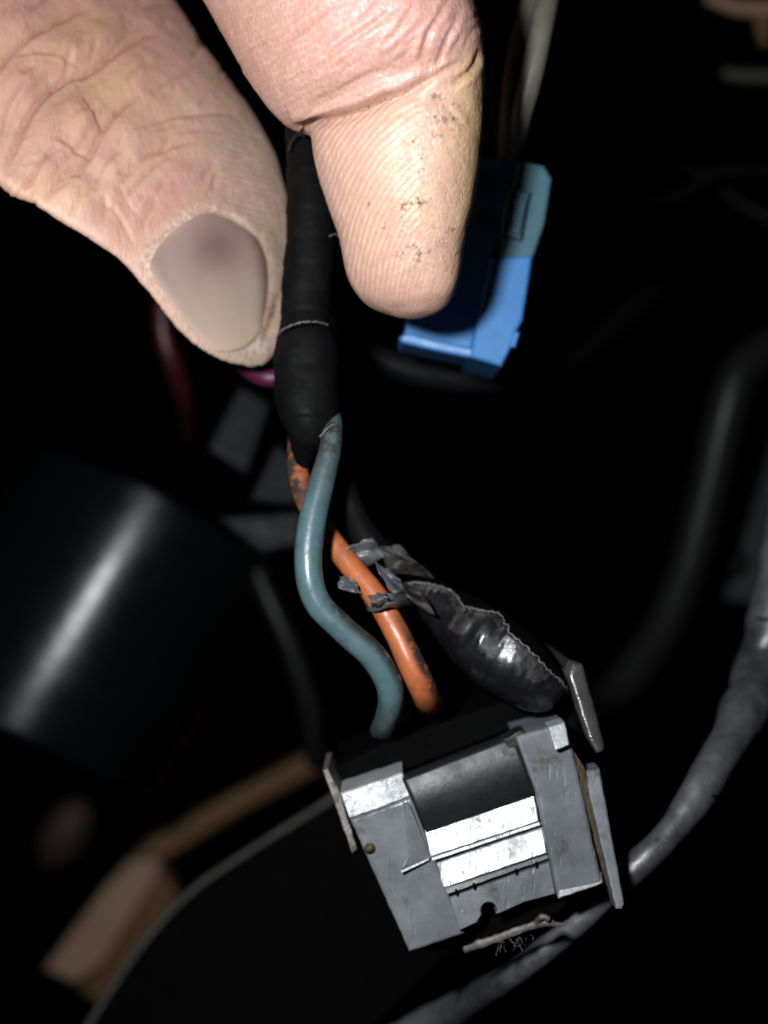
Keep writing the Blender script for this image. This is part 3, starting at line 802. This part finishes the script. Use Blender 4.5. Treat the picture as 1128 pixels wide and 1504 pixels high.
def project(c):
    k = 1 / (c[:, 1] * 1000 + D) * D * PXMM * 1000
    return np.stack([W0 / 2 + c[:, 0] * k, H0 / 2 - c[:, 2] * k], 1)
px = project(co)
idx = np.where((px[:, 0] > -160) & (px[:, 0] < 800) & (px[:, 1] > -160) & (px[:, 1] < 600) & (no[:, 1] < .25))[0]
q = px[idx]
# does a vertex belong to the forefinger? (right of the gap between the two)
gap = np.interp(q[:, 1], [-160, 0, 60, 130, 180, 300, 560], [170, 280, 326, 376, 416, 450, 452])
isi = q[:, 0] > gap

def polydist(pts, line):
    """distance in px and arc parameter 0..1 along a polyline"""
    L = np.array(line, float)
    seg = np.linalg.norm(np.diff(L, axis=0), axis=1); cum = np.concatenate([[0], np.cumsum(seg)])
    best = np.full(len(pts), 1e9); tt = np.zeros(len(pts)); sg = np.zeros(len(pts))
    for i in range(len(L) - 1):
        a, b = L[i], L[i + 1]; ab = b - a
        t = np.clip(((pts - a) @ ab) / (ab @ ab), 0, 1)
        dv = pts - (a + t[:, None] * ab)
        dd = np.linalg.norm(dv, axis=1)
        m = dd < best
        best[m] = dd[m]; tt[m] = (cum[i] + t[m] * seg[i]) / cum[-1]
        sg[m] = np.sign(ab[0] * dv[m, 1] - ab[1] * dv[m, 0])
    return best, tt, sg

disp = np.zeros(len(q)); crease = np.zeros(len(q))
def add_crease(line, depth, w, on_index, lip=.45, taper=(.5, .5), side=0.0):
    global disp, crease
    ln = catmull(line, max(len(line) * 5, 8))
    rr = np.random.RandomState(int(abs(line[0][0] * 7 + line[0][1])))
    ln = ln + np.cumsum(rr.normal(0, .35, ln.shape), axis=0) * .5
    near = np.where((q[:, 0] > ln[:, 0].min() - 40) & (q[:, 0] < ln[:, 0].max() + 40) & (q[:, 1] > ln[:, 1].min() - 40) & (q[:, 1] < ln[:, 1].max() + 40) & (isi == on_index))[0]
    if not len(near): return
    d, t, s = polydist(q[near], ln)
    env = np.clip(t / max(taper[0], 1e-3) * 2, 0, 1) * np.clip((1 - t) / max(taper[1], 1e-3) * 2, 0, 1)
    env = env ** .6
    dep = depth * env
    h = -dep * np.exp(-(d / w) ** 2)
    h += lip * dep * np.exp(-((d - 2.3 * w) / (1.5 * w)) ** 2)
    if side:
        th_ = np.tanh(s * d / (w * 1.1))
        h += side * env * (th_ * .7 + .3 * np.abs(th_)) * np.exp(-(d / (w * 3.5)) ** 2)
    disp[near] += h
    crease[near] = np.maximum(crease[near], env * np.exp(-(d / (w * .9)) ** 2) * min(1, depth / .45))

# thumb folds
for ln, dp, w in [
    ([(6, 262), (22, 215), (40, 175), (70, 138), (100, 116), (132, 106), (160, 88), (190, 68), (226, 50)], .85, 8),
    ([(112, 262), (136, 223), (152, 191), (176, 160), (206, 138)], .60, 7),
    ([(-30, 130), (0, 100), (24, 72), (80, 36), (134, 8)], .55, 7),
    ([(168, 280), (192, 255), (223, 227), (285, 207)], .34, 5),
    ([(178, 300), (208, 263), (258, 222)], .34, 5),
    ([(142, 282), (152, 247), (178, 220)], .34, 5),
    ([(196, 193), (247, 175), (300, 168), (345, 168)], .28, 4),
    ([(14, 84), (50, 80), (84, 85), (118, 98)], .25, 4),
    ([(122, 146), (140, 172), (153, 192)], .32, 4),
    ([(34, 284), (50, 258), (60, 240), (84, 216)], .45, 6),
    ([(64, 300), (84, 270), (100, 250), (112, 236)], .35, 5),
    ([(70, 205), (95, 208), (116, 222), (136, 226)], .28, 5),
    ([(160, 90), (168, 72), (186, 48), (196, 24)], .30, 5),
    ([(206, 318), (190, 300), (182, 280), (176, 270)], .25, 4),
    ([(196, 360), (186, 335), (172, 310), (150, 290)], .25, 5),
    ([(210, 345), (216, 320), (228, 300), (226, 282)], .22, 4),
    ([(40, 20), (60, 4), (90, -20)], .3, 5),
    ([(222, 138), (250, 120), (275, 108), (300, 90)], .2, 4),
    ([(150, 330), (158, 300), (150, 285)], .25, 5),
    ([(-10, 210), (4, 190), (14, 150), (36, 120)], .35, 6),
    ([(100, 322), (116, 296), (118, 270)], .25, 5),
    ([(236, 210), (262, 196), (300, 192), (330, 196)], .15, 3.5)]:
    add_crease(ln, dp * 1.0, w * .8, False, lip=-.42, side=dp * .45)
# forefinger folds
add_crease([(436, 184), (452, 178), (487, 172), (534, 158), (565, 144), (596, 135), (634, 112)], .9, 6.5, True, lip=.3, taper=(.02, .9), side=-1.0)
for ln, dp, w in [
    ([(468, 106), (495, 74), (550, 35), (584, 10)], .26, 4),
    ([(414, 68), (456, 35), (494, 2)], .22, 4),
    ([(618, 90), (632, 47), (662, 0)], .32, 4),
    ([(560, 70), (589, 40), (610, 4)], .26, 4),
    ([(664, 124), (694, 98), (704, 74)], .36, 4),
    ([(640, 100), (656, 60), (676, 20)], .22, 3.5),
    ([(600, 134), (640, 112), (660, 98), (690, 92)], .26, 3.5),
    ([(650, 150), (668, 170), (684, 192)], .14, 3),
    ([(500, 130), (540, 110), (575, 100)], .12, 3.5),
    ([(430, 120), (470, 100), (510, 92)], .10, 3.5),
    ([(524, 30), (545, 2), (560, -20)], .18, 4)]:
    add_crease(ln, dp, w, True)
rs = random.Random(31)
for k in range(70):
    x, y = rs.uniform(-20, 330), rs.uniform(-20, 330)
    if y > 300 - (x - 230) * .2 and x > 190: continue
    a = math.radians(rs.gauss(-44, 16)); L = rs.uniform(22, 60)
    pts = [(x + L * t * math.cos(a) + rs.uniform(-3, 3), y + L * t * math.sin(a) + rs.uniform(-3, 3)) for t in (0, .33, .66, 1)]
    add_crease(pts, rs.uniform(.08, .20), rs.uniform(2.6, 4.2), False, lip=.1, side=rs.uniform(0, .06))
for k in range(34):
    x, y = rs.uniform(330, 690), rs.uniform(-30, 130)
    a = math.radians(rs.gauss(-40, 14)); L = rs.uniform(20, 70)
    pts = [(x + L * t * math.cos(a) + rs.uniform(-3, 3), y + L * t * math.sin(a) + rs.uniform(-3, 3)) for t in (0, .33, .66, 1)]
    if pts[0][1] > 150: continue
    add_crease(pts, rs.uniform(.06, .15), rs.uniform(2.6, 4.0), True, lip=.1)
# nail groove and cuticle
NAIL_L = [(213, 391), (233, 421), (258, 455), (287, 490), (318, 517)]
NAIL_R = [(376, 346), (390, 376), (394, 410), (391, 448), (384, 484)]
NAIL_C = [(213, 391), (226, 366), (250, 340), (276, 320), (304, 311), (340, 322), (376, 346)]
NAIL_T = [(318, 517), (342, 517), (366, 507), (384, 484)]
add_crease(NAIL_C, .08, 5, False, lip=1.0, taper=(.05, .05))
add_crease(NAIL_R, .22, 6, False, lip=.35, taper=(.05, .05))
add_crease([(392, 500), (396, 480), (404, 462), (408, 430)], .3, 6, False)
# broad unevenness so the outline is not machined
nz = np.array([noise.noise(Vector(c) * 260) + .6 * noise.noise(Vector(c) * 620) for c in co[idx]])
disp += nz * .10
# swellings
def blob(x, y, r, h, on=None):
    global disp
    e = np.exp(-(((q[:, 0] - x) ** 2 + (q[:, 1] - y) ** 2) / r ** 2))
    if on is not None: e = e * (isi == on)
    disp += h * e
blob(20, 280, 26, .7, False); blob(95, 160, 36, .5, False); blob(185, 190, 30, .35, False); blob(60, 60, 40, .5, False); blob(300, 120, 60, .35, False)
for bx, by, br, bh in ((30, 130, 30, .5), (70, 190, 26, .4), (120, 180, 24, .5), (60, 240, 22, .4), (150, 60, 34, .5), (100, 80, 24, .4), (110, 290, 24, .35), (160, 240, 18, .3), (195, 225, 18, .3), (200, 100, 34, .4), (20, 40, 34, .5), (240, 60, 40, .3)):
    blob(bx, by, br, bh * 1.3, False)
blob(470, 120, 60, .35, True); blob(580, 300, 80, .3, True); blob(690, 120, 22, .25, True)

full = np.zeros(nv); full[idx] = disp
co2 = co + no * full[:, None] * .001
hm.vertices.foreach_set('co', co2.ravel())
hm.update()

def setattr_f(me, name, vals):
    a = me.attributes.new(name, 'FLOAT', 'POINT')
    a.data.foreach_set('value', np.asarray(vals, dtype=np.float32))
def sm(x, a, b):
    t = np.clip((x - a) / (b - a), 0, 1); return t * t * (3 - 2 * t)
X, Y = q[:, 0], q[:, 1]
foldy = np.interp(X, [430, 448, 487, 534, 565, 596, 634, 720], [184, 178, 172, 158, 144, 135, 112, 80])
distal = isi & (Y > foldy)
phase = np.zeros(len(q)); amp = np.zeros(len(q))
rx, ry = X - 668, (Y - 452) * .62
rad = np.sqrt(rx ** 2 + ry ** 2)
phase[distal] = rad[distal] * (2 * math.pi / 7.4)
amp[distal] = (sm(X, 660, 560) * .95 + .05)[distal] * (1 - .6 * sm(Y, 400, 460))[distal]
mid = isi & ~distal
phase[mid] = ((X * .45 + Y * .9)[mid]) * (2 * math.pi / 10.5)
amp[mid] = .30 * sm(X, 640, 480)[mid]
th = ~isi
phase[th] = ((Y - .30 * X + .0006 * (X - 330) ** 2)[th]) * (2 * math.pi / 9.0)
amp[th] = (sm(X, 300, 350) * sm(Y, 170, 205) * sm(Y, 360, 325))[th] * .6
cell = np.where(mid, .9, 0) + np.where(distal, .8 * sm(X, 540, 620) * sm(Y, 440, 380), 0) + np.where(th, .55 * sm(X, 150, 290), 0)
plate = np.where(th, .25 * sm(X, 330, 240) + .55, .2)
def bl(x, y, rx_, ry_, ang=0):
    c, s = math.cos(math.radians(ang)), math.sin(math.radians(ang))
    u = ((X - x) * c + (Y - y) * s) / rx_; v = (-(X - x) * s + (Y - y) * c) / ry_
    return np.exp(-(u * u + v * v))
red = np.where(th, .85 * bl(250, 278, 42, 22, -40) + .35 * bl(215, 320, 50, 25, -50) + .3 * bl(40, 120, 60, 60) + .3 * bl(95, 230, 40, 20, -40), 0)
red = red + np.where(mid, .38 + .40 * bl(500, 60, 130, 90) + .25 * bl(600, 40, 70, 60), 0) + np.where(distal, .30 * bl(500, 215, 60, 60) + .25 * bl(540, 420, 60, 40), 0)
yel = np.where(th, .55 * bl(150, 140, 60, 35, -40) + .4 * bl(110, 60, 80, 35, -30) + .6 * bl(396, 430, 18, 80) + .4 * bl(60, 280, 60, 30), 0)
yel = yel + np.where(isi, .9 * sm(X, 650, 695) * sm(Y, 60, 110) + .30 * bl(600, 250, 60, 120), 0)
dirt = np.where(isi, .9 * bl(622, 228, 10, 8) + .7 * bl(604, 300, 20, 14) + .6 * bl(612, 372, 22, 14) + .8 * bl(655, 150, 18, 12) + .7 * bl(645, 345, 8, 10) + .25 * bl(620, 300, 80, 150) + .6 * bl(668, 185, 24, 20) + .6 * bl(662, 436, 12, 8), 0)
for k in range(26):
    dirt = dirt + np.where(isi, rs.uniform(.35, .8) * bl(rs.gauss(620, 38), rs.uniform(95, 430), rs.uniform(4, 9), rs.uniform(3, 7)), 0)
dirt = dirt + np.where(th, .5 * bl(318, 312, 24, 8, 25) + .5 * bl(398, 450, 14, 40), 0)  # dark at the cuticle; shade right of the nail painted as specks
grey_shade = np.where(th, .55 * sm(X, 230, 370) * sm(Y, 60, 200) + .25 * sm(Y, 300, 420) + .5 * bl(408, 415, 15, 75), 0)  # drier greyer skin, with shade painted on the thumb's right side
dn, tn_, _ = polydist(q, catmull(NAIL_C, 40))
dl, _, _ = polydist(q, catmull(NAIL_L[:3], 20))
ds, _, _ = polydist(q, np.array([(306, 306), (330, 312), (352, 322), (380, 345)], float))
pale = np.where(th, .9 * np.exp(-((dn - 4) / 7) ** 2) * sm(tn_, .7, .45) + .35 * np.exp(-(dl / 5) ** 2) + .6 * np.exp(-(ds / 4) ** 2) + .6 * bl(385, 505, 26, 14, -30), 0)
for nm, vals in (('grey_shade', grey_shade), ('pale', np.clip(pale, 0, 1)), ('ridge_phase', phase), ('ridge_amp', amp), ('cell', cell), ('plate', plate), ('red', red), ('yellow', yel), ('dirt', np.clip(dirt, 0, 1)), ('crease', crease)):
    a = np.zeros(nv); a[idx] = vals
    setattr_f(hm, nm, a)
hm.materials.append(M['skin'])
hm.polygons.foreach_set('use_smooth', [True] * len(hm.polygons))
hand = bpy.data.objects.new('hand', hm)
COL.objects.link(hand)
tag(hand, 'weathered bare hand pinching the black taped cable between thumb and forefinger', 'hand')

# thumbnail: a curved plate laid on the thumb
bm = bmesh.new(); bm.from_mesh(hm); bvh = BVHTree.FromBMesh(bm); bm.free()
def surf(x, y):
    o = cam.location; p = P(x, y, 0)
    h = bvh.ray_cast(o, (p - o).normalized())
    return h[0].y * 1000 if h[0] is not None else 0.0
def nail(name, Lc, Rc, Cc, Tc, lift, label, stain):
    nu = nv_ = 36
    L = catmull(Lc, nv_ + 1); Rr = catmull(Rc, nv_ + 1); Cu = catmull(Cc, nu + 1); T = catmull(Tc, nu + 1)
    uv = np.zeros((nv_ + 1, nu + 1, 2))
    for j in range(nv_ + 1):
        for i in range(nu + 1):
            u, v = i / nu, j / nv_
            uv[j, i] = (1 - v) * Cu[i] + v * T[i] + (1 - u) * L[j] + u * Rr[j] - ((1 - u) * (1 - v) * Cu[0] + u * (1 - v) * Cu[-1] + (1 - u) * v * T[0] + u * v * T[-1])
    dep = np.array([[surf(*uv[j, i]) for i in range(nu + 1)] for j in range(nv_ + 1)])
    for _ in range(14):                       # a nail is smoother than the skin under it
        p = np.pad(dep, 1, mode='reflect', reflect_type='odd')
        dep = (p[:-2, 1:-1] + p[2:, 1:-1] + p[1:-1, :-2] + p[1:-1, 2:] + 4 * dep) / 8
    verts = []; st = []
    for j in range(nv_ + 1):
        for i in range(nu + 1):
            u, v = i / nu, j / nv_
            e = (4 * u * (1 - u)) ** .5 * min(1, v * 5) ** .6
            li = lift * e * min(1, (1 - v) * 5) ** .5 + .015 - .12 * max(0, 1 - v * 14) ** 2 - .06 * max(0, 1 - u * 12) - .06 * max(0, 1 - (1 - u) * 12)
            verts.append(P(uv[j, i, 0], uv[j, i, 1], dep[j, i] - li))
            st.append((uv[j, i, 0], uv[j, i, 1], u, v))
    w = nu + 1; faces = []
    for j in range(nv_):
        for i in range(nu):
            a = j * w + i; faces.append((a, a + 1, a + w + 1, a + w))
    o = mesh_obj(name, verts, faces, M['nail'], hand)
    s = np.array(st)
    X_, Y_, U, Vv = s.T
    setattr_f(o.data, 'red', .85 * np.exp(-(((X_ - 318) / 40) ** 2 + ((Y_ - 362) / 36) ** 2)) if stain else np.zeros(len(s)))
    setattr_f(o.data, 'yellow', sm(Vv, .35, .75) * .8)
    setattr_f(o.data, 'edge', np.clip(.85 * sm(Vv, .72, 1.0) + .6 * sm(U, .14, 0) + .25 * sm(Vv, .08, 0), 0, .8))
    setattr_f(o.data, 'dirt', (sm(U, .86, 1.0) * .7 + sm(U, .06, 0) * .2) if stain else sm(Vv, .9, 1) * .5)
    sd = o.modifiers.new('thick', 'SOLIDIFY'); sd.thickness = .00035; sd.offset = -1
    o['label'] = label
    return o
nail('thumbnail', NAIL_L, NAIL_R, NAIL_C, NAIL_T, .30, 'dull greyish thumbnail with a bruised pink patch', True)
# forefinger nail: only its rim shows at the right edge of the fingertip
rows = []
verts, faces = [], []
c = catmull([(680, 330, 2.0), (675, 370, 2.4), (672, 400, 2.6), (668, 424, 2.8), (661, 436, 3.0)], 24)
for k, (x, y, d) in enumerate(c):
    for i in range(13):
        a = i / 12
        p = P(x - 60 * a ** 2.2 - 1, y + (6 * a * (1 - a)), d + 8.5 * math.sin(a * math.pi / 2))
        verts.append(p)
for k in range(len(c) - 1):
    for i in range(12):
        a = k * 13 + i; faces.append((a, a + 1, a + 14, a + 13))
fn = mesh_obj('fingernail', verts, faces, M['nail'], hand)
for nm in ('red', 'yellow', 'dirt', 'edge'): setattr_f(fn.data, nm, np.full(len(verts), .3 if nm == 'yellow' else 0))
sd = fn.modifiers.new('thick', 'SOLIDIFY'); sd.thickness = .0004; sd.offset = 0
